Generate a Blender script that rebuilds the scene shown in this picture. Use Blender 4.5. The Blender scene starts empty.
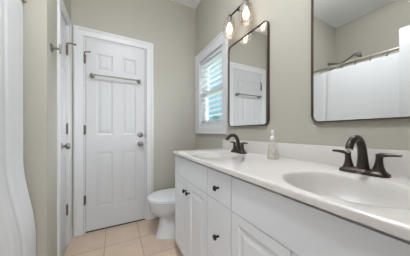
import bpy, bmesh, math, random
from mathutils import Vector, Matrix
random.seed(4)
C = bpy.context.scene.collection
SC = bpy.context.scene
PI = math.pi

# ------------------------------------------------------------------ camera
CAMH = 1.0513
cam_d = bpy.data.cameras.new('camera'); cam = bpy.data.objects.new('camera', cam_d); C.objects.link(cam)
cam.location = (0, 0, CAMH)
cam.rotation_euler = (math.radians(90), 0, -math.radians(27.7))
cam_d.sensor_width = 36; cam_d.lens = 170.62 / 410 * 36
cam_d.shift_y = (132.27 - 128) / 410
cam_d.clip_start = 0.01
SC.camera = cam
# ------------------------------------------------------------------ world: plain daylight sky
w = bpy.data.worlds.new('world'); SC.world = w; w.use_nodes = True
bg = w.node_tree.nodes['Background']
bg.inputs[0].default_value = (0.33, 0.60, 0.72, 1); bg.inputs[1].default_value = 1.0
# ------------------------------------------------------------------ exposure
SC.view_settings.view_transform = 'Standard'; SC.view_settings.look = 'None'
SC.view_settings.gamma = 1; SC.view_settings.use_curve_mapping = False
SC.view_settings.exposure = 0.18

def area(name, loc, rot, sx, sy, power, col=(1, 1, 1)):
    l = bpy.data.lights.new(name, 'AREA'); l.shape = 'RECTANGLE'; l.size = sx; l.size_y = sy
    l.energy = power; l.color = col
    o = bpy.data.objects.new(name, l); C.objects.link(o); o.location = loc; o.rotation_euler = rot
    return o
# added fill lights behind the doorway and overhead; sun through the bathroom's own window
area('doorway_fill_light', (0.0, -2.9, 1.45), (math.radians(90), 0, 0), 3.0, 2.1, 54, (0.90, 0.95, 1))  # unseen area light added for frontal fill through the doorway
area('bedroom_ceiling_fill', (0.0, -1.5, 2.70), (0, 0, 0), 1.2, 1.2, 24, (0.98, 0.98, 1))  # overhead fill added in the bedroom, no known fixture
area('ceiling_fill_down', (0.10, 0.62, 2.48), (0, 0, 0), 0.16, 0.16, 9.3, (0.90, 0.95, 1))  # downward fill added below the globe to brighten the lower room
FILL_GLOBE = 92      # emission of the added ceiling fill globe, out of view
area('shower_ceiling_fill', (-0.80, 0.75, 2.73), (0, 0, 0), 0.30, 0.30, 1.0, (0.92, 0.96, 1))  # fill added above the tub to brighten the cabinet fronts

sun_l = bpy.data.lights.new('overcast_daylight', 'SUN'); sun_l.energy = 13; sun_l.angle = math.radians(50); sun_l.color = (0.92, 0.97, 1)
sun = bpy.data.objects.new('overcast_daylight', sun_l); C.objects.link(sun); sun.rotation_euler = (0, math.radians(62), math.radians(-12))
# ================================================================== materials
def mat(name, col, rough=0.5, metal=0.0, noise=0.0, nscale=8.0, bump=0.0, bscale=60.0, emis=None, estr=0, spec=0.5, coat=0.0):
    m = bpy.data.materials.new(name); m.use_nodes = True
    nt = m.node_tree; b = nt.nodes['Principled BSDF']
    b.inputs['Base Color'].default_value = (*col, 1); b.inputs['Roughness'].default_value = rough
    b.inputs['Metallic'].default_value = metal; b.inputs['Specular IOR Level'].default_value = spec
    b.inputs['Coat Weight'].default_value = coat
    tc = nt.nodes.new('ShaderNodeTexCoord')
    if noise > 0:
        n = nt.nodes.new('ShaderNodeTexNoise'); n.inputs['Scale'].default_value = nscale; n.inputs['Detail'].default_value = 4
        nt.links.new(tc.outputs['Object'], n.inputs['Vector'])
        r = nt.nodes.new('ShaderNodeMix'); r.data_type = 'RGBA'
        r.inputs['A'].default_value = (*[c * (1 - noise) for c in col], 1)
        r.inputs['B'].default_value = (*[min(1, c * (1 + noise)) for c in col], 1)
        nt.links.new(n.outputs['Fac'], r.inputs['Factor']); nt.links.new(r.outputs['Result'], b.inputs['Base Color'])
    if bump > 0:
        n = nt.nodes.new('ShaderNodeTexNoise'); n.inputs['Scale'].default_value = bscale; n.inputs['Detail'].default_value = 3
        nt.links.new(tc.outputs['Object'], n.inputs['Vector'])
        bp = nt.nodes.new('ShaderNodeBump'); bp.inputs['Strength'].default_value = bump; bp.inputs['Distance'].default_value = 0.002
        nt.links.new(n.outputs['Fac'], bp.inputs['Height']); nt.links.new(bp.outputs['Normal'], b.inputs['Normal'])
    if emis:
        b.inputs['Emission Color'].default_value = (*emis, 1); b.inputs['Emission Strength'].default_value = estr
    return m

def clear_mat(name, tint, amount=0.12, rough=0.02, body=None, bodyamt=0.0):
    """thin clear glass/plastic: transparent + fresnel gloss (+ a little diffuse body)"""
    m = bpy.data.materials.new(name); m.use_nodes = True; nt = m.node_tree
    nt.nodes.remove(nt.nodes['Principled BSDF']); out = nt.nodes['Material Output']
    tr = nt.nodes.new('ShaderNodeBsdfTransparent'); tr.inputs[0].default_value = (*tint, 1)
    gl = nt.nodes.new('ShaderNodeBsdfGlossy'); gl.inputs['Roughness'].default_value = rough
    fr = nt.nodes.new('ShaderNodeLayerWeight'); fr.inputs['Blend'].default_value = 0.35
    mp = nt.nodes.new('ShaderNodeMath'); mp.operation = 'MULTIPLY_ADD'
    mp.inputs[1].default_value = 0.30; mp.inputs[2].default_value = amount * 0.15
    nt.links.new(fr.outputs['Facing'], mp.inputs[0])
    mx = nt.nodes.new('ShaderNodeMixShader')
    nt.links.new(mp.outputs[0], mx.inputs[0]); nt.links.new(tr.outputs[0], mx.inputs[1]); nt.links.new(gl.outputs[0], mx.inputs[2])
    last = mx
    if body:
        d = nt.nodes.new('ShaderNodeBsdfTranslucent'); d.inputs[0].default_value = (*body, 1)
        d2 = nt.nodes.new('ShaderNodeBsdfDiffuse'); d2.inputs[0].default_value = (*body, 1)
        a = nt.nodes.new('ShaderNodeMixShader'); a.inputs[0].default_value = 0.5
        nt.links.new(d.outputs[0], a.inputs[1]); nt.links.new(d2.outputs[0], a.inputs[2])
        b = nt.nodes.new('ShaderNodeMixShader'); b.inputs[0].default_value = bodyamt
        nt.links.new(mx.outputs[0], b.inputs[1]); nt.links.new(a.outputs[0], b.inputs[2]); last = b
    nt.links.new(last.outputs[0], out.inputs['Surface'])
    return m

WALL = mat('wall_paint_greige', (0.445, 0.418, 0.362), 0.75, noise=0.012, nscale=3, bump=0.15, bscale=180, spec=0.3)
CEIL = mat('ceiling_paint', (0.90, 0.90, 0.91), 0.9, bump=0.1, bscale=120, spec=0.2)
TRIM = mat('white_trim_paint', (0.68, 0.68, 0.685), 0.35)
DOORW = mat('white_door_paint', (0.58, 0.58, 0.585), 0.38)
CABW = mat('white_cabinet_paint', (0.77, 0.785, 0.81), 0.35)
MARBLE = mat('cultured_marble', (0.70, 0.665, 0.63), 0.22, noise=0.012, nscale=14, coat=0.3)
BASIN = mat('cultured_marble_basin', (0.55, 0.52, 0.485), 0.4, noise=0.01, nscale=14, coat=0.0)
PORC = mat('porcelain', (0.66, 0.67, 0.685), 0.12, coat=0.4)
SEATW = mat('toilet_seat_plastic', (0.69, 0.70, 0.715), 0.22)
BRONZE = mat('oil_rubbed_bronze', (0.068, 0.055, 0.045), 0.33, 0.9, noise=0.25, nscale=25)
FRAMEB = mat('dark_bronze_frame', (0.10, 0.075, 0.06), 0.35, 0.85, noise=0.1, nscale=30)
BLACK = mat('black_knob_metal', (0.018, 0.018, 0.020), 0.22, 0.6)
NICKEL = mat('satin_nickel', (0.30, 0.275, 0.25), 0.32, 1.0)
HINGE = mat('aged_nickel_hinge', (0.17, 0.125, 0.09), 0.45, 0.7)
CHROME = mat('chrome', (0.60, 0.57, 0.51), 0.3, 1.0)
MIRROR = mat('mirror_glass', (0.90, 0.91, 0.90), 0.0, 1.0)
CURT = mat('white_curtain_fabric', (0.67, 0.67, 0.675), 0.9, bump=0.05, bscale=400, spec=0.1)
SLAT = mat('white_blind_slat', (0.74, 0.75, 0.76), 0.4)
VINYL = mat('white_vinyl_sash', (0.84, 0.85, 0.86), 0.4)
DARK = mat('gap_shade', (0.03, 0.03, 0.03), 0.9)
CARPET = mat('beige_carpet', (0.55, 0.50, 0.44), 0.95, noise=0.08, nscale=60)
PUMP = mat('white_pump_plastic', (0.86, 0.83, 0.80), 0.35)
SOAP = clear_mat('clear_plastic_bottle', (0.98, 0.97, 0.95), 0.25, 0.08, (0.85, 0.83, 0.80), 0.12)
SOAPL = clear_mat('pearly_liquid_soap', (0.97, 0.96, 0.94), 0.0, 0.2, (0.82, 0.81, 0.76), 0.20)
LABEL = mat('bottle_label_print', (0.62, 0.52, 0.52), 0.5, noise=0.35, nscale=220)
SHADE = clear_mat('seeded_clear_glass', (0.99, 0.97, 0.945), 0.4, 0.08, (1.0, 0.93, 0.86), 0.05)
PANE = clear_mat('window_glass', (0.97, 0.99, 1.0), 0.05, 0.0)
BULB = mat('lit_bulb', (1, 0.95, 0.88), 0.4, emis=(1.0, 0.86, 0.68), estr=2.3)
FILLG = mat('fill_globe_glow', (1, 0.98, 0.95), 0.4, emis=(0.91, 0.955, 1.0), estr=FILL_GLOBE)  # glow of the added fill globe
LEAF = mat('shrub_leaves', (0.10, 0.22, 0.10), 0.7, noise=0.4, nscale=20)
BARK = mat('bark', (0.16, 0.11, 0.08), 0.9, noise=0.3, nscale=30)
GRASS = mat('lawn', (0.10, 0.20, 0.07), 0.95, noise=0.3, nscale=6)

def tile_mat():
    m = bpy.data.materials.new('beige_floor_tile'); m.use_nodes = True; nt = m.node_tree; b = nt.nodes['Principled BSDF']
    tc = nt.nodes.new('ShaderNodeTexCoord'); mp = nt.nodes.new('ShaderNodeMapping')
    mp.inputs['Location'].default_value = (-0.2175, -1.8115 , 0)
    br = nt.nodes.new('ShaderNodeTexBrick'); br.offset = 0; br.squash = 1
    br.inputs['Scale'].default_value = 1; br.inputs['Brick Width'].default_value = 0.305; br.inputs['Row Height'].default_value = 0.302
    br.inputs['Mortar Size'].default_value = 0.0035; br.inputs['Mortar Smooth'].default_value = 0.2; br.inputs['Bias'].default_value = 0
    br.inputs['Color1'].default_value = (0.59, 0.46, 0.35, 1); br.inputs['Color2'].default_value = (0.635, 0.50, 0.385, 1)
    br.inputs['Mortar'].default_value = (0.34, 0.26, 0.20, 1)
    n = nt.nodes.new('ShaderNodeTexNoise'); n.inputs['Scale'].default_value = 7; n.inputs['Detail'].default_value = 6
    nt.links.new(tc.outputs['Object'], mp.inputs[0]); nt.links.new(mp.outputs[0], br.inputs['Vector']); nt.links.new(tc.outputs['Object'], n.inputs['Vector'])
    mr = nt.nodes.new('ShaderNodeMapRange'); mr.inputs['To Min'].default_value = 0.86; mr.inputs['To Max'].default_value = 1.14
    nt.links.new(n.outputs['Fac'], mr.inputs['Value'])
    mx = nt.nodes.new('ShaderNodeVectorMath'); mx.operation = 'SCALE'
    nt.links.new(br.outputs['Color'], mx.inputs[0]); nt.links.new(mr.outputs[0], mx.inputs['Scale'])
    nt.links.new(mx.outputs[0], b.inputs['Base Color']); b.inputs['Roughness'].default_value = 0.42
    bp = nt.nodes.new('ShaderNodeBump'); bp.inputs['Strength'].default_value = 0.5; bp.inputs['Distance'].default_value = 0.002; bp.invert = True
    nt.links.new(br.outputs['Fac'], bp.inputs['Height']); nt.links.new(bp.outputs['Normal'], b.inputs['Normal'])
    return m
TILE = tile_mat()

# ================================================================== mesh helpers
def box(bm, x0, x1, y0, y1, z0, z1, bev=0.0):
    r = bmesh.ops.create_cube(bm, size=1, matrix=Matrix.Translation(((x0 + x1) / 2, (y0 + y1) / 2, (z0 + z1) / 2)) @ Matrix.Diagonal((abs(x1 - x0), abs(y1 - y0), abs(z1 - z0), 1)))
    if bev > 0:
        es = list({e for v in r['verts'] for e in v.link_edges})
        bmesh.ops.bevel(bm, geom=es, offset=bev, segments=2, affect='EDGES', profile=0.6)

def lathe(bm, prof, seg=24, mx=None, sx=1, sy=1, close=True):
    """prof: list of (r, z) bottom to top, around z"""
    mx = mx or Matrix.Identity(4); rings = []
    for r, z in prof:
        if r < 1e-6: rings.append([bm.verts.new(mx @ Vector((0, 0, z)))])
        else: rings.append([bm.verts.new(mx @ Vector((r * sx * math.cos(2 * PI * k / seg), r * sy * math.sin(2 * PI * k / seg), z))) for k in range(seg)])
    for a, b in zip(rings, rings[1:]):
        for k in range(seg):
            k2 = (k + 1) % seg
            if len(a) == 1 and len(b) == 1: continue
            if len(a) == 1: bm.faces.new((a[0], b[k2], b[k]))
            elif len(b) == 1: bm.faces.new((a[k], a[k2], b[0]))
            else: bm.faces.new((a[k], a[k2], b[k2], b[k]))
    if close:
        if len(rings[0]) > 1: bm.faces.new(rings[0][::-1])
        if len(rings[-1]) > 1: bm.faces.new(rings[-1])

def tube(bm, pts, rad, seg=14, flat=None):
    """pts: path; rad: number or list; flat: list of (a,b) scale pairs per point"""
    pts = [Vector(p) for p in pts]; n = len(pts)
    rad = rad if isinstance(rad, (list, tuple)) else [rad] * n
    rings = []; up = Vector((0, 0, 1)); prev = None
    for i, p in enumerate(pts):
        t = ((pts[i + 1] if i < n - 1 else p) - (pts[i - 1] if i else p)).normalized()
        if prev is None:
            a = up if abs(t.z) < 0.9 else Vector((1, 0, 0))
            u = t.cross(a).normalized()
        else: u = (prev - t * prev.dot(t)).normalized()
        prev = u; v = t.cross(u)
        fa, fb = flat[i] if flat else (1, 1)
        rings.append([bm.verts.new(p + rad[i] * (math.cos(2 * PI * k / seg) * u * fa + math.sin(2 * PI * k / seg) * v * fb)) for k in range(seg)])
    for a, b in zip(rings, rings[1:]):
        for k in range(seg): bm.faces.new((a[k], a[(k + 1) % seg], b[(k + 1) % seg], b[k]))
    bm.faces.new(rings[0][::-1]); bm.faces.new(rings[-1])

def loft(bm, rings, cap0=True, cap1=True):
    R = [[bm.verts.new(p) for p in r] for r in rings]; n = len(R[0])
    for a, b in zip(R, R[1:]):
        for k in range(n): bm.faces.new((a[k], a[(k + 1) % n], b[(k + 1) % n], b[k]))
    if cap0: bm.faces.new(R[0][::-1])
    if cap1: bm.faces.new(R[-1])

def rrect(w, h, r, n=6):
    pts = []
    for cx, cy, a0 in ((w / 2 - r, h / 2 - r, 0), (-w / 2 + r, h / 2 - r, 90), (-w / 2 + r, -h / 2 + r, 180), (w / 2 - r, -h / 2 + r, 270)):
        for i in range(n + 1):
            a = math.radians(a0 + 90 * i / n); pts.append((cx + r * math.cos(a), cy + r * math.sin(a)))
    return pts

def obj(name, bm, m, parent=None, smooth=True, ang=38):
    bmesh.ops.recalc_face_normals(bm, faces=bm.faces)
    if smooth:
        for f in bm.faces: f.smooth = True
        lim = math.radians(ang)
        for e in bm.edges:
            if len(e.link_faces) == 2 and e.calc_face_angle(0) > lim: e.smooth = False
    me = bpy.data.meshes.new(name); bm.to_mesh(me); bm.free(); me.materials.append(m)
    o = bpy.data.objects.new(name, me); C.objects.link(o)
    if parent: o.parent = parent
    return o

def NB(): return bmesh.new()
def one(name, m, parent, *boxes, bev=0.0):
    bm = NB()
    for b in boxes: box(bm, *b, bev=bev)
    return obj(name, bm, m, parent)
def tag(o, label, cat, group=None):
    o['label'] = label; o['category'] = cat
    if group: o['group'] = group
    return o
def thing(name, label, cat, loc=(0, 0, 0), rz=0, group=None):
    o = bpy.data.objects.new(name, None); C.objects.link(o); o.location = loc; o.rotation_euler = (0, 0, rz); o.empty_display_size = 0.1
    return tag(o, label, cat, group)
def struct(o, label=None):
    o['kind'] = 'structure'
    if label: o['label'] = label
    return o
def sempty(name, loc=(0, 0, 0), rz=0, label=None):
    o = bpy.data.objects.new(name, None); C.objects.link(o); o.location = loc; o.rotation_euler = (0, 0, rz)
    return struct(o, label)

def panel_face(bm, w, h, t, xs, zs, prof, arch=False):
    """slab 0..w, y 0 (front, faces -y) .. t, z 0..h; panels at every xs x zs interval, prof: (inset, depth) rings"""
    X = sorted({0, w, *[v for p in xs for v in p]}); Z = sorted({0, h, *[v for p in zs for v in p]})
    ispan = lambda i, j: (X[i], X[i + 1]) in [tuple(p) for p in xs] and (Z[j], Z[j + 1]) in [tuple(p) for p in zs]
    V = {}
    def vv(x, y, z):
        k = (round(x, 5), round(y, 5), round(z, 5))
        if k not in V: V[k] = bm.verts.new((x, y, z))
        return V[k]
    for i in range(len(X) - 1):
        for j in range(len(Z) - 1):
            x0, x1, z0, z1 = X[i], X[i + 1], Z[j], Z[j + 1]
            if not ispan(i, j): bm.faces.new([vv(x0, 0, z0), vv(x1, 0, z0), vv(x1, 0, z1), vv(x0, 0, z1)]); continue
            prev = [vv(x0, 0, z0), vv(x1, 0, z0), vv(x1, 0, z1), vv(x0, 0, z1)]
            for ins, dep in prof:
                cur = [vv(x0 + ins, dep, z0 + ins), vv(x1 - ins, dep, z0 + ins), vv(x1 - ins, dep, z1 - ins), vv(x0 + ins, dep, z1 - ins)]
                for k in range(4): bm.faces.new((prev[k], prev[(k + 1) % 4], cur[(k + 1) % 4], cur[k]))
                prev = cur
            bm.faces.new(prev)
    # sides and back
    edge_b = [vv(x, 0, 0) for x in X]; edge_t = [vv(x, 0, h) for x in X]
    edge_l = [vv(0, 0, z) for z in Z]; edge_r = [vv(w, 0, z) for z in Z]
    B = [vv(0, t, 0), vv(w, t, 0), vv(w, t, h), vv(0, t, h)]
    bm.faces.new(edge_b + [B[1], B[0]]); bm.faces.new(edge_t + [B[2], B[3]])
    bm.faces.new(edge_l + [B[3], B[0]]); bm.faces.new(edge_r + [B[2], B[1]]); bm.faces.new(B)

# ================================================================== room dimensions
XW, YF, XL, ZC = 0.981, 2.147, -0.398, 2.749      # vanity wall, far wall, left wall, ceiling
YR = -0.080                                       # rear wall (doorway the camera looks through)
YWING, XT = 1.475, -1.250                         # shower alcove end wall, alcove back wall
T = 0.12
# window opening in vanity wall
WY0, WY1, WZ0, WZ1 = 1.462, 2.006, 1.137, 1.956
# door openings
D1X0, D1X1, D1H = -0.290, 0.329, 2.045            # far door opening
D2Y0, D2Y1 = 1.757, 2.003                         # narrow closet door opening in left wall
D3X0, D3X1 = -0.385, 0.300

# floor and ceiling
struct(one('floor', TILE, None, (XL, XW, YR - T, YF, -0.05, 0), (XT - 0.02, XL, YR, YWING, -0.05, 0)), 'beige square tile floor of the bathroom')
struct(one('ceiling', CEIL, None, (XT - T, XW + T, YR, YF + T, ZC, ZC + 0.06)), 'pale grey-white flat ceiling of the bathroom')
# walls
struct(one('wall_right', WALL, None, (XW, XW + T, YR - T, WY0, 0, ZC), (XW, XW + T, WY1, YF + T, 0, ZC),
           (XW, XW + T, WY0, WY1, 0, WZ0), (XW, XW + T, WY0, WY1, WZ1, ZC)), 'greige painted wall behind the mirrors and vanity')
struct(one('wall_far', WALL, None, (XL - T, D1X0, YF, YF + T, 0, ZC), (D1X1, XW, YF, YF + T, 0, ZC), (D1X0, D1X1, YF, YF + T, D1H, ZC)), 'greige painted wall around the white panel door')
struct(one('wall_left', WALL, None, (XL - T, XL, YWING, D2Y0, 0, ZC), (XL - T, XL, D2Y1, YF, 0, ZC), (XL - T, XL, D2Y0, D2Y1, D1H, ZC)), 'short greige wall around the narrow closet door')
struct(one('wall_alcove_end', WALL, None, (XT - T, XL - T, YWING, YWING + T, 0, ZC)), 'greige wall at the shower head end of the tub alcove')
struct(one('wall_alcove_back', WALL, None, (XT - T, XT, YR, YWING, 0, ZC)), 'greige back wall of the tub alcove')
struct(one('wall_rear', WALL, None, (XT - T, D3X0, YR - T, YR, 0, ZC), (D3X1, XW, YR - T, YR, 0, ZC), (D3X0, D3X1, YR - T, YR, 2.05, ZC)), 'greige wall around the entry doorway')
# bedroom shell behind the doorway
struct(one('floor_bedroom', CARPET, None, (-2.2, 2.0, -3.2, YR - T, -0.05, 0)), 'beige carpet beyond the entry doorway')
struct(one('ceiling_bedroom', CEIL, None, (-2.2, 2.0, -3.2, YR - T, ZC, ZC + 0.06)))
struct(one('wall_bedroom', WALL, None, (-2.3, -2.2, -3.2, YR - T, 0, ZC), (2.0, 2.1, -3.2, YR - T, 0, ZC), (-2.3, 2.1, -3.3, -3.2, 0, ZC),
           (-2.2, XT - T, YR - T, YR, 0, ZC), (XW + T, 2.0, YR - T, YR, 0, ZC)))
# closet backing and space behind far door (dark cavities)
struct(one('wall_closet', WALL, None, (XL - 0.70, XL - 0.66, YWING + T, YF + T, 0, ZC), (XL - 0.66, XL - T, YF, YF + T, 0, ZC)))
struct(one('floor_closet', CARPET, None, (XL - 0.70, XL, YWING, YF, -0.05, -0.002)))
struct(one('wall_beyond', WALL, None, (-0.9, 1.0, YF + 0.9, YF + 0.94, 0, ZC), (-0.94, -0.9, YF + T, YF + 0.94, 0, ZC), (1.0, 1.04, YF + T, YF + 0.94, 0, ZC)))
struct(one('floor_beyond', CARPET, None, (-0.9, 1.0, YF, YF + 0.9, -0.05, -0.002)))
struct(one('ceiling_beyond', CEIL, None, (-0.9, 1.0, YF + T, YF + 0.9, 2.4, 2.45)))

# baseboards
def base(name, pts):     # pts: list of (x0,x1,y0,y1)
    bm = NB()
    for b in pts:
        box(bm, *b, 0, 0.075)
        x0, x1, y0, y1 = b
        if abs(x1 - x0) > abs(y1 - y0): box(bm, x0, x1, y0 + 0.005 if y1 > 1.9 else y0, y1, 0.075, 0.09)
        else: box(bm, x0, x1 - 0.005, y0, y1, 0.075, 0.09)
    return struct(obj(name, bm, TRIM))
base('baseboard_far', [(XL + 0.013, D1X0 - 0.094, YF - 0.013, YF), (D1X1 + 0.083, XW, YF - 0.013, YF)])
base('baseboard_left', [(XL, XL + 0.013, YWING, D2Y0 - 0.080), (XL, XL + 0.013, D2Y1 + 0.10, YF)])

# ================================================================== doors
def casing(name, parent, w, h, cwl, cwr, ct, proud=0.016):
    """casing around an opening 0..w x 0..h on a face at y=0 facing -y"""
    bm = NB()
    def prof_ring():
        pass
    # two steps: flat board and raised outer band, mitred look by overlapping uprights and head
    for x0, x1, s in ((-cwl, -0.004, -1), (w + 0.004, w + cwr, 1)):
        box(bm, x0, x1, -proud * 0.7, -0.0005, 0, h + 0.004)
    box(bm, -cwl, w + cwr, -proud * 0.7, -0.0005, h + 0.004, h + ct)
    ob = 0.028
    box(bm, -cwl, -cwl + ob, -proud, -proud * 0.7, 0, h + ct, bev=0.002)
    box(bm, w + cwr - ob, w + cwr, -proud, -proud * 0.7, 0, h + ct, bev=0.002)
    box(bm, -cwl + ob, w + cwr - ob, -proud, -proud * 0.7, h + ct - ob, h + ct, bev=0.002)
    return obj(name, bm, TRIM, parent)

def jamb(parent, w, h, d):
    return one('door_jamb', TRIM, parent, (-0.0, 0.012, 0.0, d, 0, h), (w - 0.012, w, 0.0, d, 0, h), (0.012, w - 0.012, 0.0, d, h - 0.012, h),
               (0.012, w - 0.012, 0.045, 0.057, 0.0, 0.004))

def hinge(parent, x, y, z, pin=False):
    bm = NB()
    lathe(bm, [(0.0, -0.052), (0.006, -0.050), (0.0075, -0.046), (0.0075, 0.046), (0.006, 0.050), (0.0, 0.052)], 12, Matrix.Translation((x, y - 0.006, z)))
    box(bm, x - 0.012, x + 0.014, y - 0.002, y + 0.001, z - 0.045, z + 0.045)
    hg = obj('hinge', bm, HINGE, parent)
    if pin:    # hinge pin door stop: bent arm with a rubber tip
        bm = NB()
        tube(bm, [(x, y - 0.006, z + 0.048), (x, y - 0.008, z + 0.062), (x + 0.006, y - 0.014, z + 0.067), (x + 0.045, y - 0.036, z + 0.067)], 0.0055, 10)
        lathe(bm, [(0.009, 0), (0.010, 0.004), (0.009, 0.010), (0, 0.012)], 12, Matrix.Translation((x + 0.045, y - 0.036, z + 0.067)) @ Matrix.Rotation(PI / 2, 4, 'Y'))
        obj('hinge_pin_stop', bm, HINGE, hg)
    return hg

def round_knob(parent, x, y, z, name='door_knob', deadbolt=False):
    bm = NB(); M = Matrix.Translation((x, y, z)) @ Matrix.Rotation(PI / 2, 4, 'X')
    if deadbolt:
        lathe(bm, [(0.031, 0), (0.031, 0.006), (0.027, 0.014), (0.018, 0.017), (0.0, 0.017)], 28, M)
        box(bm, x - 0.004, x + 0.004, y - 0.030, y - 0.016, z - 0.014, z + 0.014, bev=0.002)
    else:
        lathe(bm, [(0.032, 0), (0.032, 0.004), (0.028, 0.009), (0.014, 0.013), (0.011, 0.024), (0.013, 0.032), (0.022, 0.037), (0.0275, 0.046), (0.028, 0.053), (0.024, 0.061), (0.014, 0.066), (0.0, 0.067)], 28, M)
    return obj(name, bm, NICKEL, parent)

PROF = [(0.008, 0.0030), (0.016, 0.0045), (0.022, 0.0045), (0.044, 0.0012)]
# far door
d1 = sempty('door_1', (D1X0, YF, 0), 0, 'white six panel door in the far wall with a towel bar')
W1 = D1X1 - D1X0
bm = NB(); lw = W1 - 0.030; lh = 2.030 - 0.012
px = [(0.096, 0.250), (0.342, 0.490)]
panel_face(bm, lw, lh, 0.035, px, [(0.235, 0.825), (1.010, 1.610), (1.700, 1.880)], PROF)
lf = obj('door_leaf', bm, DOORW, d1, smooth=False); lf.location = (0.015, 0.004, 0.014)
casing('door_casing', d1, W1, D1H, 0.083, 0.082, 0.088)
jamb(d1, W1, D1H, T)
hinge(d1, 0.006, 0.004, 1.815, True); hinge(d1, 0.006, 0.004, 1.075); hinge(d1, 0.006, 0.004, 0.345)
round_knob(d1, W1 - 0.066, 0.004, 0.915); round_knob(d1, W1 - 0.066, 0.004, 1.022, 'deadbolt', True)
one('strike_plate', HINGE, d1, (W1 - 0.014, W1 - 0.010, 0.0, 0.010, 0.985, 1.04))
one('door_gap_shade', DARK, d1, (0.012, W1 - 0.012, 0.008, 0.045, -0.0015, 0.003))  # near-black strip paints in the shade under the door

# narrow closet door in left wall: local x runs along +y world?  front faces +x  (rz = +90deg: local x -> +y, local -y -> +x)
d2 = sempty('door_2', (XL, D2Y0, 0), PI / 2, 'narrow white closet door with nickel knob beside the robe hook')
W2 = D2Y1 - D2Y0
bm = NB(); lw2 = W2 - 0.026
panel_face(bm, lw2, lh, 0.035, [(0.055, lw2 - 0.055)], [(0.235, 0.825), (1.010, 1.610), (1.700, 1.880)], [(0.006, 0.0045), (0.014, 0.0075), (0.020, 0.0075), (0.038, 0.0025)])
lf = obj('door_leaf', bm, DOORW, d2, smooth=False); lf.location = (0.013, 0.004, 0.014)
casing('door_casing', d2, W2, D1H, 0.066, 0.100, 0.088)
jamb(d2, W2, D1H, T)
hinge(d2, W2 - 0.010, 0.004, 1.815, False); hinge(d2, W2 - 0.010, 0.004, 1.083); hinge(d2, W2 - 0.010, 0.004, 0.333)
hg = d2.children[3]
bm = NB(); xx = W2 - 0.010
tube(bm, [(xx, -0.002, 1.863), (xx, -0.004, 1.877), (xx + 0.004, -0.012, 1.882), (xx + 0.010, -0.056, 1.882)], 0.0055, 10)
lathe(bm, [(0.009, 0), (0.010, 0.004), (0.009, 0.010), (0, 0.012)], 12, Matrix.Translation((xx + 0.010, -0.056, 1.882)) @ Matrix.Rotation(PI / 2, 4, 'X'))
for ch in d2.children:
    if ch.name.startswith('hinge') : hg = ch; break
obj('hinge_pin_stop', bm, HINGE, hg)
round_knob(d2, 0.050, 0.004, 0.935)
# entry door, swung open against the tub side (seen in the near mirror)
d3 = sempty('door_3', (-0.395, YR, 0), PI / 2, 'white entry door standing open in front of the shower curtain')
bm = NB(); lw3 = 0.640
panel_face(bm, lw3, 2.00, 0.032, [(0.10, 0.27), (0.37, 0.54)], [(0.235, 0.825), (1.010, 1.610), (1.700, 1.880)], PROF)
lf = obj('door_leaf', bm, DOORW, d3, smooth=False); lf.location = (0.004, 0.0, 0.012)
for z in (1.8, 1.07, 0.34): one('hinge', HINGE, d3, (-0.003, 0.004, 0.004, 0.03, z - 0.045, z + 0.045))
round_knob(d3, lw3 - 0.055, 0.0, 0.93)
tr = struct(obj('trim_1', (lambda bm: (box(bm, D3X0 - 0.0, D3X0 + 0.012, YR - T, YR - 0.001, 0, 2.05), box(bm, D3X1 - 0.012, D3X1, YR - T, YR - 0.001, 0, 2.05), box(bm, D3X0 + 0.012, D3X1 - 0.012, YR - T, YR - 0.001, 2.038, 2.05), box(bm, D3X1, D3X1 + 0.08, YR, YR + 0.014, 0, 2.13), box(bm, D3X0 + 0.01, D3X1, YR, YR + 0.014, 2.05, 2.13), bm)[-1])(NB()), TRIM))

# ================================================================== window
w1 = sempty('window_1', (XW, WY0, WZ0), 0, 'white cased window between the far wall and the first mirror')
WW = WY1 - WY0; WH = WZ1 - WZ0
bm = NB()      # casing: picture framed with a deeper head
yl, yr, zb, zt = -0.078, WW + 0.108, -0.103, WH + 0.118
box(bm, -0.016, -0.0005, yl, -0.003, zb, zt, bev=0.001); box(bm, -0.016, -0.0005, WW + 0.003, yr, zb, zt, bev=0.001)
box(bm, -0.016, -0.0005, -0.003, WW + 0.003, WH + 0.003, zt, bev=0.001); box(bm, -0.016, -0.0005, -0.003, WW + 0.003, zb, -0.003, bev=0.001)
box(bm, -0.022, -0.016, yl, yl + 0.022, zb, zt, bev=0.002); box(bm, -0.022, -0.016, yr - 0.022, yr, zb, zt, bev=0.002)
box(bm, -0.022, -0.016, yl + 0.022, yr - 0.022, zt - 0.022, zt, bev=0.002); box(bm, -0.022, -0.016, yl + 0.022, yr - 0.022, zb, zb + 0.022, bev=0.002)
obj('window_casing', bm, TRIM, w1)
one('window_jamb', TRIM, w1, (0, T, 0, 0.008, 0, WH), (0, T, WW - 0.008, WW, 0, WH), (0, T, 0.008, WW - 0.008, WH - 0.008, WH), (0, T, 0.008, WW - 0.008, 0, 0.008))
def sash(x0, z0, z1, st=0.042):
    y0, y1 = 0.008, WW - 0.008
    s = one('sash', VINYL, w1, (x0, x0 + 0.028, y0, y0 + st, z0, z1), (x0, x0 + 0.028, y1 - st, y1, z0, z1), (x0, x0 + 0.028, y0 + st, y1 - st, z0, z0 + st), (x0, x0 + 0.028, y0 + st, y1 - st, z1 - st, z1))
    one('pane', PANE, s, (x0 + 0.013, x0 + 0.015, y0 + st, y1 - st, z0 + st, z1 - st))
zm = 0.405
sash(0.088, zm - 0.02, WH - 0.008); sash(0.060, 0.008, zm + 0.022)
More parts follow.
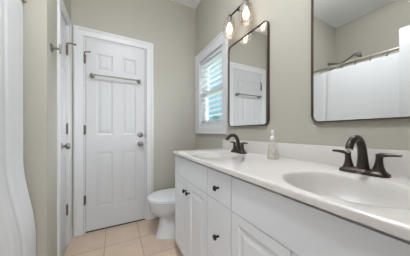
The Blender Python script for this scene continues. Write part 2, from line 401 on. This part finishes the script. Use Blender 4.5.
# blinds: valance, slats, bottom rail, cords
b = thing('window_blind', 'white slatted horizontal blind lowered in the window', 'blind', (XW, WY0, WZ0))
one('valance', SLAT, b, (0.004, 0.010, 0.010, WW - 0.010, WH - 0.040, WH - 0.010), (0.012, 0.052, 0.012, WW - 0.012, WH - 0.040, WH - 0.010), bev=0.001)
bm = NB(); n = 13; tilt = math.radians(4)
for k in range(n):
    z = 0.052 + k * (WH - 0.115) / (n - 1) + 0.004
    cx = 0.031; hw = 0.0255; dx = hw * math.cos(tilt); dz = hw * math.sin(tilt); t = 0.0015
    y0, y1 = 0.012, WW - 0.012
    P = [(cx - dx, z + dz - t), (cx, z - t + 0.002), (cx + dx, z - dz - t), (cx + dx, z - dz + t), (cx, z + t + 0.002), (cx - dx, z + dz + t)]
    loft(bm, [[Vector((x, y, zz)) for x, zz in P] for y in (y0, y1)])
obj('slats', bm, SLAT, b)
one('bottom_rail', SLAT, b, (0.008, 0.054, 0.012, WW - 0.012, 0.012, 0.026), bev=0.002)
for y in (0.10, WW - 0.10):
    bm = NB(); tube(bm, [(0.006, y, 0.026), (0.006, y, WH - 0.06)], 0.0011, 6); obj('cord', bm, SLAT, b)

# outside: lawn and a young tree seen through the lower sash
tag(one('lawn', GRASS, None, (1.5, 60, -20, 60, -0.5, -0.4)), 'green lawn outside the window', 'lawn')['kind'] = 'structure'
tr_ = thing('young_tree', 'small green tree outside beyond the lower window sash', 'tree', (3.87, 6.36, -0.4))
bm = NB(); tube(bm, [(0, 0, 0), (0.02, 0.01, 0.9), (0, 0, 1.9)], [0.05, 0.035, 0.015], 8); obj('trunk', bm, BARK, tr_)
bm = NB(); rnd = random.Random(3)
for k in range(420):
    z = rnd.uniform(0.9, 2.15); rr = 0.27 * (1 - abs((z - 1.4) / 0.8) ** 2) ** 0.5 if abs(z - 1.4) < 0.8 else 0.05
    a = rnd.uniform(0, 2 * PI); r = rr * rnd.random() ** 0.5; c = Vector((r * math.cos(a), r * math.sin(a), z))
    M = Matrix.Translation(c) @ Matrix.Rotation(rnd.uniform(0, 6), 4, 'Z') @ Matrix.Rotation(rnd.uniform(-1, 1), 4, 'X')
    v = [bm.verts.new(M @ Vector(p)) for p in ((0, 0, 0), (0.03, 0.05, 0.01), (0, 0.11, 0), (-0.03, 0.05, 0.01))]
    bm.faces.new(v)
obj('foliage', bm, LEAF, tr_)

# ================================================================== vanity cabinet
XC, YC0, YC1 = 0.463, YR + 0.004, 1.447
ZB, ZU = 0.100, 0.862
XB = XW - 0.003
cab = thing('vanity_cabinet', 'long white double vanity cabinet with black knobs under the countertop', 'cabinet', (XC, YC0, 0))
L = YC1 - YC0
def cy(y): return y - YC0
d = 0.019; back = XB - XC
one('carcass', CABW, cab, (d, back, 0, 0.016, ZB, ZU - 0.001), (d, back, L - 0.016, L, ZB, ZU - 0.001), (d, back, 0.016, L - 0.016, ZB, ZB + 0.016),
    (d, d + 0.016, 0.016, L - 0.016, ZB + 0.016, 0.14), (d, d + 0.016, 0.016, L - 0.016, 0.68, 0.71), (d, d + 0.016, 0.016, L - 0.016, 0.835, ZU - 0.001),
    *[(d, d + 0.016, cy(y) - 0.018, cy(y) + 0.018, 0.14, 0.68) for y in (0.331, 0.629, 0.851, 1.150)],
    *[(d, d + 0.016, cy(y) - 0.018, cy(y) + 0.018, 0.71, 0.835) for y in (0.629, 0.851)])
one('toe_kick', CABW, cab, (0.075, 0.090, 0.0, L, 0, ZB - 0.0005), (0.090, back, L - 0.016, L, 0, ZB - 0.0005))
CP = [(0.005, 0.003), (0.012, 0.0055), (0.018, 0.0055), (0.040, 0.0012)]
def knob(parent, x, y, z):      # projects towards -x in cabinet space
    bm = NB()
    lathe(bm, [(0.007, 0), (0.006, 0.003), (0.0048, 0.010), (0.0062, 0.016), (0.0125, 0.019), (0.0145, 0.0235), (0.012, 0.028), (0.0, 0.0305)], 20,
          Matrix.Translation((x, y, z)) @ Matrix.Rotation(-PI / 2, 4, 'Y'))
    return obj('knob', bm, BLACK, parent)
def front(name, y0, y1, z0, z1, panels=True, kn=None):
    """door/drawer front between world y0..y1; faces -x.  rot -90deg: local x -> -y"""
    g = 0.0015; y0 += g; y1 -= g; z0 += g; z1 -= g; w_, h_ = y1 - y0, z1 - z0
    bm = NB()
    if panels: panel_face(bm, w_, h_, d - 0.001, [(0.046, w_ - 0.046)], [(0.040, h_ - 0.040)], CP)
    else: box(bm, 0, w_, 0, d - 0.001, 0, h_, bev=0.002)
    bm.transform(Matrix.Translation((0, cy(y1), z0)) @ Matrix.Rotation(-PI / 2, 4, 'Z'))
    # soften outer edge
    o = obj(name, bm, CABW, cab, smooth=False)
    if kn: knob(o, 0.0, cy(kn[0]), kn[1])
    return o
ZR = 0.697
front('false_front', 0.853, YC1, ZR, 0.853, False); front('false_front', YC0, 0.627, ZR, 0.853, False)
front('drawer', 0.629, 0.851, ZR, 0.853, False, (0.735, 0.770))
front('drawer', 0.629, 0.851, 0.397, ZR, False, (0.735, 0.524))
front('drawer', 0.629, 0.851, ZB, 0.397, False, (0.735, 0.245))
front('door', 0.853, 1.150, ZB, ZR, True, (1.150 - 0.030, 0.620)); front('door', 1.150, YC1, ZB, ZR, True, (1.150 + 0.030, 0.620))
front('door', YC0, 0.331, ZB, ZR, True, (0.303, 0.620)); front('door', 0.331, 0.627, ZB, ZR, True, (0.359, 0.620))

# ================================================================== countertop with two integral basins
ZT, XF = 0.888, 0.447
ct = thing('countertop', 'white cultured marble vanity top with two oval basins and backsplash', 'countertop', (XF, YC0, ZU))
def Lc(x, y, z): return Vector((x - XF, y - YC0, z - ZU))
SINKS = [(0.648, 1.090), (0.648, 0.283)]; AX, AY = 0.160, 0.178
bm = NB(); R_ = 0.008
x0, x1, y0, y1 = XF + R_, XB, YC0, YC1 + 0.002 - R_
def rect_ring(ins, z): return [Lc(XF + ins, y0, z), Lc(x1, y0, z), Lc(x1, y1 + R_ - ins, z), Lc(XF + ins, y1 + R_ - ins, z)]
loft(bm, [rect_ring(R_ * (1 - math.sin(a)), ZT - R_ * (1 - math.cos(a))) for a in [i * PI / 10 for i in range(6)]] + [rect_ring(0, ZU + 0.004), rect_ring(0.003, ZU)] + [rect_ring(0.016, ZU), rect_ring(0.016, ZU + 0.004)], cap0=False, cap1=False)
ym = (SINKS[0][1] + SINKS[1][1]) / 2
NS = 96
for (sx_, sy_), (ya, yb) in zip(SINKS, ((ym, y1), (y0, ym))):
    angs = [2 * PI * k / NS for k in range(NS)] + [math.atan2(b_ - sy_, a_ - sx_) % (2 * PI) for a_ in (x0, x1) for b_ in (ya, yb)]
    angs = sorted(angs); outer = []
    for a in angs:
        ca, sa = math.cos(a), math.sin(a); ts = []
        if ca > 1e-9: ts.append((x1 - sx_) / ca)
        if ca < -1e-9: ts.append((x0 - sx_) / ca)
        if sa > 1e-9: ts.append((yb - sy_) / sa)
        if sa < -1e-9: ts.append((ya - sy_) / sa)
        t = min(ts); outer.append(Lc(sx_ + t * ca, sy_ + t * sa, ZT))
    def ell(a, s_, dz):
        r = s_ / math.sqrt((math.cos(a) / AX) ** 2 + (math.sin(a) / AY) ** 2)
        return (sx_ + r * math.cos(a), sy_ + r * math.sin(a), ZT + dz)
    eo = [(1.12, 0.0), (1.10, -0.0008), (1.06, -0.0020), (1.03, -0.0036)]
    # soft counter depression outside the rim
    oo = [Lc(*ell(a, 1.12, 0)) for a in angs]
    loft(bm, [outer, oo] + [[Lc(*ell(a, s_, dz)) for a in angs] for s_, dz in eo[1:]], cap0=False, cap1=False)
    bb = NB()
    prof = [(1.03, -0.0036), (1.01, -0.0055), (0.99, -0.009), (0.965, -0.015), (0.93, -0.026), (0.87, -0.044), (0.78, -0.070), (0.66, -0.090), (0.50, -0.106), (0.33, -0.117), (0.18, -0.123), (0.13, -0.125)]
    loft(bb, [[Lc(*ell(a, s_, dz)) for a in angs] for s_, dz in prof], cap0=False, cap1=False)
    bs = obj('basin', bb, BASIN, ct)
    bmod = NB()
    lathe(bmod, [(0.024, -0.002), (0.024, 0.001), (0.020, 0.003), (0.017, 0.001), (0.016, 0.004), (0.0, 0.006)], 24, Matrix.Translation(Lc(sx_, sy_, ZT - 0.125)))
    obj('drain', bmod, BRONZE, bs)
bmesh.ops.remove_doubles(bm, verts=bm.verts, dist=1e-5)
obj('slab', bm, MARBLE, ct, ang=30)
bm = NB(); box(bm, *[v for p in zip(Lc(XB - 0.019, YC0, ZT - 0.0005), Lc(XB, YC1, ZT + 0.094)) for v in p], bev=0.003)
obj('backsplash', bm, MARBLE, ct)

# ================================================================== faucets
def faucet(loc, label):
    f = thing('faucet', label, 'faucet', loc, 0, 'bronze faucets on the vanity'); f.scale = (0.92, 0.885, 0.94)
    # local: -x towards the basin, y along the wall
    bm = NB()
    def oval(hx, hy, z, r=None):
        pts = rrect(hx * 2, hy * 2, min(hx, hy) * 0.75, 6); return [Vector((p[0], p[1], z)) for p in pts]
    loft(bm, [oval(0.031, 0.087, 0), oval(0.0305, 0.0865, 0.009), oval(0.028, 0.083, 0.013), oval(0.022, 0.074, 0.020), oval(0.018, 0.068, 0.023)])
    obj('base_plate', bm, BRONZE, f)
    # spout
    key = [(0.002, 0.018, 0.0240), (0.001, 0.050, 0.0195), (-0.003, 0.085, 0.0170), (-0.012, 0.116, 0.0158), (-0.030, 0.139, 0.0150), (-0.056, 0.149, 0.0145),
           (-0.084, 0.145, 0.0142), (-0.108, 0.129, 0.0140), (-0.120, 0.108, 0.0138)]
    pts = []; rad = []
    for q in range(len(key) - 1):
        k0, k1, k2, k3 = key[max(q - 1, 0)], key[q], key[q + 1], key[min(q + 2, len(key) - 1)]
        for u_ in (0, 0.25, 0.5, 0.75):
            v_ = [0.5 * (2 * k1[c] + (k2[c] - k0[c]) * u_ + (2 * k0[c] - 5 * k1[c] + 4 * k2[c] - k3[c]) * u_ ** 2 + (3 * k1[c] - k0[c] - 3 * k2[c] + k3[c]) * u_ ** 3) for c in range(3)]
            pts.append((v_[0], 0, v_[1])); rad.append(v_[2])
    pts.append((key[-1][0], 0, key[-1][1])); rad.append(key[-1][2]); e = Vector(pts[-1])
    bm = NB(); tube(bm, pts, rad, 18); sp = obj('spout', bm, BRONZE, f)
    bm = NB(); lathe(bm, [(0.010, -0.003), (0.010, 0.002)], 16, Matrix.Translation(e) @ Matrix.Rotation(math.radians(28), 4, 'Y')); obj('aerator', bm, CHROME, sp)
    for s in (1, -1):
        bm = NB()
        tube(bm, [(0, s * 0.053, 0.016), (0, s * 0.053, 0.026), (0, s * 0.053, 0.040), (0, s * 0.054, 0.056), (0, s * 0.055, 0.070), (0, s * 0.056, 0.079), (0, s * 0.056, 0.083)],
             [0.025, 0.020, 0.0155, 0.0125, 0.0115, 0.0125, 0.010], 18)
        h = obj('handle', bm, BRONZE, f)
        bm = NB()
        tube(bm, [(0, s * 0.046, 0.079), (0, s * 0.060, 0.083), (0, s * 0.080, 0.086), (0.0, s * 0.102, 0.087), (0.0, s * 0.118, 0.087)],
             [0.010, 0.0115, 0.0105, 0.0095, 0.008], 14, flat=[(1, 0.85), (1, 0.85), (1, 0.72), (1, 0.66), (1, 0.66)])
        obj('lever', bm, BRONZE, h)
    bm = NB(); tube(bm, [(0.028, 0, 0.015), (0.028, 0, 0.075)], 0.0025, 8)
    lathe(bm, [(0.004, 0), (0.006, 0.006), (0.004, 0.012), (0, 0.013)], 12, Matrix.Translation((0.028, 0, 0.073)))
    obj('lift_rod', bm, BRONZE, f)
    bm = NB()
    for q, hh in enumerate((0.0026, 0.0026, 0.0026, 0.0026)):      # tiny engraved maker's mark
        box(bm, -0.0311, -0.0303, 0.0095 - q * 0.0042, 0.0065 - q * 0.0042, 0.0032, 0.0032 + hh)
    obj('maker_mark', bm, CHROME, f.children[0])
    return f
faucet((0.870, 0.309, ZT), 'dark bronze two-handle faucet under the right mirror, nearest the camera')
faucet((0.868, 1.082, ZT), 'dark bronze two-handle faucet at the far basin, left of the soap bottle')

# ================================================================== soap bottle
s = thing('soap_bottle', 'clear pump soap bottle with white top on the counter between the faucets', 'soap bottle', (0.845, 0.722, ZT), math.radians(38))
bm = NB()
body = [(0.0, 0.002), (0.030, 0.0), (0.0365, 0.004), (0.0375, 0.012), (0.036, 0.030), (0.032, 0.060), (0.027, 0.088), (0.022, 0.104), (0.0165, 0.114), (0.0150, 0.120)]
lathe(bm, body, 30, sy=0.95, close=False); bt = obj('bottle', bm, SOAP, s)
bm = NB(); lathe(bm, [(0.0, 0.005), (0.029, 0.004), (0.034, 0.008), (0.0348, 0.014), (0.0335, 0.030), (0.030, 0.056), (0.0, 0.056)], 30, sy=0.95); obj('liquid_soap', bm, SOAPL, bt)
bm = NB(); lathe(bm, [(0.0150, 0.116), (0.0165, 0.118), (0.0165, 0.132), (0.013, 0.138), (0.0085, 0.141), (0.008, 0.156), (0.0105, 0.158), (0.0115, 0.174), (0.009, 0.178), (0, 0.179)], 24)
tube(bm, [(-0.004, 0, 0.168), (-0.020, 0, 0.168), (-0.030, 0, 0.165)], [0.0065, 0.0055, 0.004], 10)
obj('pump', bm, PUMP, s)
bm = NB(); tube(bm, [(0, 0, 0.008), (0.003, 0, 0.11)], 0.002, 8); obj('dip_tube', bm, PUMP, s)
bm = NB(); rings = []
for z, r in ((0.046, 0.0350), (0.066, 0.0318), (0.084, 0.0285)):
    rings.append([Vector((r * math.cos(a), 0.95 * r * math.sin(a), z)) for a in [math.radians(172 + 5 * i) for i in range(7)]])
for ra, rb in zip(rings, rings[1:]):
    va = [bm.verts.new(p) for p in ra]; vb = [bm.verts.new(p) for p in rb]
    for k in range(6): bm.faces.new((va[k], va[k + 1], vb[k + 1], vb[k]))
obj('label', bm, LABEL, bt)

# ================================================================== mirrors
def mirror(y0, y1, z0, z1, label):
    m = thing('wall_mirror', label, 'mirror', (XW, (y0 + y1) / 2, (z0 + z1) / 2), 0, 'framed mirrors above the vanity')
    w_, h_ = y1 - y0, z1 - z0; r = 0.040; fw = 0.007
    bm = NB()
    def ring(ins, x): return [Vector((x, p[0], p[1])) for p in rrect(w_ - 2 * ins, h_ - 2 * ins, r - ins, 8)]
    loft(bm, [ring(fw, -0.012), ring(fw, -0.019), ring(fw - 0.001, -0.020), ring(0.001, -0.020), ring(0, -0.019), ring(0, -0.001), ring(fw, -0.001)], cap0=False, cap1=False)
    obj('mirror_frame', bm, FRAMEB, m)
    bm = NB(); loft(bm, [ring(fw - 0.001, -0.0125), ring(fw - 0.001, -0.0025)]); obj('mirror_glass', bm, MIRROR, m, ang=20)
    return m
mirror(0.868, 1.352, 1.103, 1.866, 'rounded dark framed mirror above the far basin, next to the window')
mirror(0.106, 0.566, 1.103, 1.866, 'rounded dark framed mirror above the near basin, reflecting the shower curtain')

# ================================================================== vanity lights
def vanity_light(yc, label):
    v = thing('vanity_light', label, 'wall light', (XW, yc, 2.055), 0, 'two-shade wall lights above the mirrors')
    xs = -0.101
    bm = NB()
    loft(bm, [[Vector((x, p[0], p[1])) for p in rrect(0.12 - 2 * i, 0.12 - 2 * i, 0.02, 5)] for x, i in ((-0.0005, 0), (-0.016, 0), (-0.020, 0.004))])
    tube(bm, [(-0.018, 0, 0), (xs, 0, 0)], 0.009, 14)
    obj('wall_plate', bm, BRONZE, v)
    bm = NB(); tube(bm, [(xs, -0.107, 0), (xs, 0.107, 0)], 0.0075, 14); obj('cross_bar', bm, BRONZE, v)
    for s in (-1, 1):
        y = s * 0.107; M = Matrix.Translation((xs, y, 0))
        bm = NB(); lathe(bm, [(0.012, -0.055), (0.018, -0.052), (0.019, -0.020), (0.023, -0.014), (0.023, -0.004), (0.014, 0.004), (0.012, 0.016), (0.006, 0.018)], 20, M); sk = obj('socket', bm, BRONZE, v)
        bm = NB(); lathe(bm, [(0.0, 0.018), (0.006, 0.020), (0.005, 0.024), (0.011, 0.031), (0.012, 0.038), (0.008, 0.046), (0, 0.049)], 16, M); obj('finial', bm, PANE if False else SHADE, sk)
        bm = NB()
        outer = [(0.024, -0.008), (0.034, -0.012), (0.041, -0.022), (0.046, -0.040), (0.051, -0.070), (0.0555, -0.105), (0.0565, -0.130), (0.054, -0.150), (0.049, -0.166)]
        inner = [(r - 0.003, z) for r, z in outer[::-1]]
        lathe(bm, outer + inner, 32, M, close=False); obj('glass_shade', bm, SHADE, v)
        bm = NB(); lathe(bm, [(0.0, -0.142), (0.012, -0.139), (0.022, -0.130), (0.0275, -0.114), (0.0265, -0.098), (0.020, -0.080), (0.014, -0.066), (0.013, -0.055)], 24, M); obj('bulb', bm, BULB, v)
        pl = bpy.data.lights.new('bulb_light', 'POINT'); pl.energy = 0.08; pl.color = (1.0, 0.92, 0.84); pl.shadow_soft_size = 0.012
        po = bpy.data.objects.new('bulb_light', pl); C.objects.link(po); po.parent = v; po.location = (xs, y, -0.157)
    return v
vanity_light(1.111, 'bronze two-light fixture with clear glass shades above the far mirror')
vanity_light(0.325, 'bronze two-light fixture with clear glass shades above the near mirror')

# made-up ceiling globe, out of view, added as room fill
cl = thing('fill_globe', 'added opal fill globe, out of view, in the middle of the bathroom ceiling', 'fill lamp', (0.10, 0.62, ZC))
bm = NB(); lathe(bm, [(0.05, -0.088), (0.055, -0.075), (0.07, -0.018), (0.075, -0.012), (0.075, -0.001)], 40); obj('fill_globe_base', bm, NICKEL, cl)
bm = NB(); lathe(bm, [(0.0, -0.25), (0.035, -0.243), (0.063, -0.220), (0.08, -0.185), (0.082, -0.160), (0.074, -0.125), (0.055, -0.097), (0.045, -0.088)], 40, close=False); obj('fill_globe_shade', bm, FILLG, cl)

# ================================================================== toilet
tl = thing('toilet', 'white elongated toilet between the vanity and far wall', 'toilet', (XW, 1.752, 0)); tl.scale = (1.0, 1.0, 0.945)
# local: front towards -x, wall at x=0.  outline of the bowl in plan
def bowl_ring(xf, xb, hw, z, n=40, p=2.3, px_=0.45):
    """egg shaped: front xf (more negative), back xb, half width hw"""
    pts = []; xm = xf + (xb - xf) * px_
    for k in range(n):
        a = 2 * PI * k / n; c_, s_ = math.cos(a), math.sin(a)
        lx = (xm - xf) if c_ < 0 else (xb - xm)
        e = 2 / p if c_ > 0 else 2 / 2.0
        pts.append(Vector((xm + lx * math.copysign(abs(c_) ** e, c_), hw * math.copysign(abs(s_) ** (2 / p if c_ > 0 else 1), s_), z)))
    return pts
bm = NB()
loft(bm, [bowl_ring(-0.625, -0.15, 0.120, 0), bowl_ring(-0.623, -0.15, 0.120, 0.012), bowl_ring(-0.604, -0.15, 0.106, 0.06), bowl_ring(-0.585, -0.15, 0.094, 0.14),
          bowl_ring(-0.582, -0.15, 0.092, 0.19), bowl_ring(-0.606, -0.15, 0.105, 0.215), bowl_ring(-0.650, -0.13, 0.134, 0.250), bowl_ring(-0.680, -0.10, 0.161, 0.300),
          bowl_ring(-0.693, -0.06, 0.174, 0.355), bowl_ring(-0.697, -0.05, 0.180, 0.385), bowl_ring(-0.695, -0.05, 0.179, 0.395)])
obj('bowl', bm, PORC, tl)
bm = NB()
def sr(ins, z): return bowl_ring(-0.703 + ins, -0.22 - ins * 0.4, 0.184 - ins, z)
loft(bm, [sr(0.004, 0.397), sr(0, 0.401), sr(0, 0.408), sr(0.004, 0.412)]); obj('seat', bm, SEATW, tl)
bm = NB()
loft(bm, [sr(0.006, 0.4135), sr(0.002, 0.417), sr(0.002, 0.424), sr(0.010, 0.431), sr(0.035, 0.436), sr(0.08, 0.439), sr(0.14, 0.440)]); obj('lid', bm, SEATW, tl)
bm = NB(); loft(bm, [[Vector((x * 1.0 - 0.108, y, z)) for x, y in rrect(a_, b_, 0.03, 5)] for a_, b_, z in ((0.165, 0.36, 0.386), (0.175, 0.38, 0.42), (0.19, 0.415, 0.72))]); obj('tank', bm, PORC, tl)
bm = NB(); loft(bm, [[Vector((x - 0.110, y, z)) for x, y in rrect(a_, b_, 0.03, 5)] for a_, b_, z in ((0.20, 0.425, 0.721), (0.205, 0.435, 0.727), (0.205, 0.435, 0.748), (0.19, 0.42, 0.757))]); obj('tank_lid', bm, PORC, tl)
bm = NB(); tube(bm, [(-0.205, 0.15, 0.67), (-0.222, 0.15, 0.67), (-0.226, 0.13, 0.668), (-0.226, 0.08, 0.662)], [0.008, 0.007, 0.006, 0.006], 10); obj('flush_lever', bm, CHROME, tl)

# ================================================================== towel bar on the far door
tb = thing('towel_bar', 'satin nickel towel bar mounted across the upper far door', 'towel bar', (0.0, YF + 0.004, 1.648))
def post(bm, x):
    lathe(bm, [(0.026, 0.0), (0.026, 0.005), (0.020, 0.010), (0.011, 0.015), (0.010, 0.045), (0.015, 0.049), (0.017, 0.058), (0.015, 0.068), (0.009, 0.074), (0, 0.075)], 24, Matrix.Translation((x, 0, 0)) @ Matrix.Rotation(PI / 2, 4, 'X'))
for x in (-0.214, 0.246):
    bm = NB(); post(bm, x); obj('bracket', bm, NICKEL, tb)
bm = NB(); tube(bm, [(-0.214, -0.058, 0), (0.246, -0.058, 0)], 0.0085, 16); obj('rod', bm, NICKEL, tb)

# robe hook on the left wall
rh = thing('robe_hook', 'nickel double robe hook on the narrow wall by the closet door', 'hook', (XL, 1.560, 1.645))
bm = NB(); RY = Matrix.Rotation(PI / 2, 4, 'Y')
lathe(bm, [(0.030, 0), (0.030, 0.005), (0.024, 0.010), (0.010, 0.014)], 24, RY); obj('wall_plate', bm, NICKEL, rh)
bm = NB(); tube(bm, [(0.010, 0, 0), (0.046, 0, 0)], 0.008, 14)
tube(bm, [(0.046, 0, -0.034), (0.050, 0, -0.030), (0.050, 0, 0.0), (0.050, 0, 0.026), (0.046, 0, 0.034)], [0.006, 0.008, 0.0075, 0.008, 0.006], 12)
obj('hook_post', bm, NICKEL, rh)

# ================================================================== tub, rod, rings, curtain, shower head
tub = thing('bathtub', 'white bathtub behind the shower curtain', 'bathtub', (XT + 0.002, YR + 0.002, 0))
bm = NB(); bw = 0.735; bl = YWING - YR - 0.004; H = 0.44
def tr4(ix, iy, z, r=0.002): return [Vector((bw / 2 + p[0], bl / 2 + p[1], z)) for p in rrect(bw - 2 * ix, bl - 2 * iy, max(r, 0.002), 6)]
loft(bm, [tr4(0.0, 0, 0), tr4(0, 0, H - 0.01), tr4(0.008, 0.008, H), tr4(0.06, 0.09, H, 0.10), tr4(0.075, 0.105, H - 0.012, 0.12), tr4(0.11, 0.15, 0.16, 0.14), tr4(0.17, 0.22, 0.11, 0.12)])
obj('shell', bm, PORC, tub)
rod = thing('shower_curtain_rod', 'straight chrome shower rod across the tub alcove', 'curtain rod', (-0.512, YR, 1.889))
bm = NB(); tube(bm, [(0, 0.012, -0.028), (0, YWING - YR - 0.012, 0)], 0.0125, 16); obj('rod', bm, CHROME, rod)
for y, sg, fz in ((0, 1, -0.028), (YWING - YR, -1, 0)):
    bm = NB(); lathe(bm, [(0.022, 0.0005), (0.022, 0.006), (0.018, 0.012), (0.016, 0.022)], 24, Matrix.Translation((0, y, fz)) @ Matrix.Rotation(-sg * PI / 2, 4, 'X')); obj('flange', bm, CHROME, rod)
ROD_SLOPE = 0.018
ring_y = [1.425, 1.30, 1.185, 1.06, 0.93, 0.80, 0.67, 0.54, 0.41, 0.28, 0.15, 0.02]
ords = ['first', 'second', 'third', 'fourth', 'fifth', 'sixth', 'seventh', 'eighth', 'ninth', 'tenth', 'eleventh', 'twelfth']
r0 = None
for k, y in enumerate(ring_y):
    if r0 is None:
        bm = NB(); P = []
        for i in range(19):
            a = 2 * PI * i / 18; P.append((0.019 * math.sin(a), 0, -0.006 + 0.024 * math.cos(a)))
        tube(bm, P, 0.0016, 6); bmesh.ops.create_uvsphere(bm, u_segments=10, v_segments=6, radius=0.008, matrix=Matrix.Translation((0.024, 0, -0.046)))
        o = obj('curtain_ring', bm, NICKEL); r0 = o
    else: o = r0.copy(); C.objects.link(o)
    o.location = (-0.512, y, 1.889 - ROD_SLOPE * (YWING - y))
    tag(o, 'small metal shower curtain ring, %s along the rod from the shower head wall' % ords[k], 'curtain ring', 'rings along the shower rod')
# curtain sheet: gathered folds, hangs from z=1.845, flares out over the tub rim
bm = NB(); NY, NZ = 420, 48
yA, yB = -0.070, 1.437
def curt(u, zf):
    """u 0..1 along rod, zf 0 top .. 1 bottom"""
    y = yA + (yB - yA) * u; zt = 1.847 - 0.018 * (YWING - y); z = zt - zf * (zt - 0.06)
    amp = (0.0040 if y < 0.75 else 0.0040 - 0.0032 * min(1, (y - 0.75) / 0.25)) * (1 - 0.4 * min(1, zf * 1.5))
    ph = 2 * PI * y / 0.17 + 1.6 * math.sin(4.3 * y + 1)
    x = amp * math.sin(ph) * (0.6 + 0.4 * math.sin(5 * y)) + 0.0003 * math.sin(3.1 * ph)
    # slight droop of the hem between rings
    z += (-0.0015 * (1 - math.cos(2 * PI * y / 0.127))) * max(0, 1 - zf * 12)
    # flare over the tub rim
    f = min(1, max(0, (0.90 - z) / 0.50)); f = f * f * (3 - 2 * f)
    near = min(1, max(0, (y - 0.60) / 0.3))
    x = x * (1 - 0.3 * (1 - near)) + f * (0.040 + 0.018 * near)
    # one broad fold near the end that leans as it falls
    yc_ = 1.235 + 0.045 * zf; x += near * (0.008 * (0.5 + 0.5 * zf) * math.exp(-((y - yc_ + 0.07) / 0.06) ** 2) - 0.006 * math.exp(-((y - yc_) / 0.02) ** 2))
    # the end corner rounds down from the last ring
    if y > 1.36: z -= 0.022 * ((y - 1.36) / 0.077) ** 2 * max(0, 1 - zf * 10)
    return Vector((-0.499 + x, y, z))
G = [[bm.verts.new(curt(i / NY, j / NZ)) for i in range(NY + 1)] for j in range(NZ + 1)]
for j in range(NZ):
    for i in range(NY): bm.faces.new((G[j][i], G[j][i + 1], G[j + 1][i + 1], G[j + 1][i]))
bmesh.ops.recalc_face_normals(bm, faces=bm.faces)
cu = obj('shower_curtain', bm, CURT, ang=180)
md = cu.modifiers.new('thick', 'SOLIDIFY'); md.thickness = 0.0015; md.offset = -1
tag(cu, 'white fabric shower curtain hanging in folds over the tub', 'shower curtain')

sh = thing('shower_fixture', 'metal shower head on a slanted arm high on the alcove end wall', 'shower head', (-1.03, YWING, 2.125))
bm = NB(); lathe(bm, [(0.032, 0.0005), (0.030, 0.006), (0.014, 0.013), (0.011, 0.014)], 24, Matrix.Rotation(PI / 2, 4, 'X')); obj('flange', bm, NICKEL, sh)
bm = NB(); tube(bm, [(0, -0.01, 0), (0.01, -0.08, -0.030), (0.04, -0.18, -0.070), (0.07, -0.28, -0.045), (0.08, -0.36, -0.006), (0.083, -0.395, -0.010)], 0.0125, 12); obj('arm', bm, NICKEL, sh)
bm = NB(); lathe(bm, [(0.044, -0.012), (0.047, -0.006), (0.045, 0.004), (0.026, 0.020), (0.013, 0.034)], 28, Matrix.Translation((0.083, -0.405, -0.040)) @ Matrix.Rotation(math.radians(35), 4, 'X')); obj('spray_head', bm, NICKEL, sh)
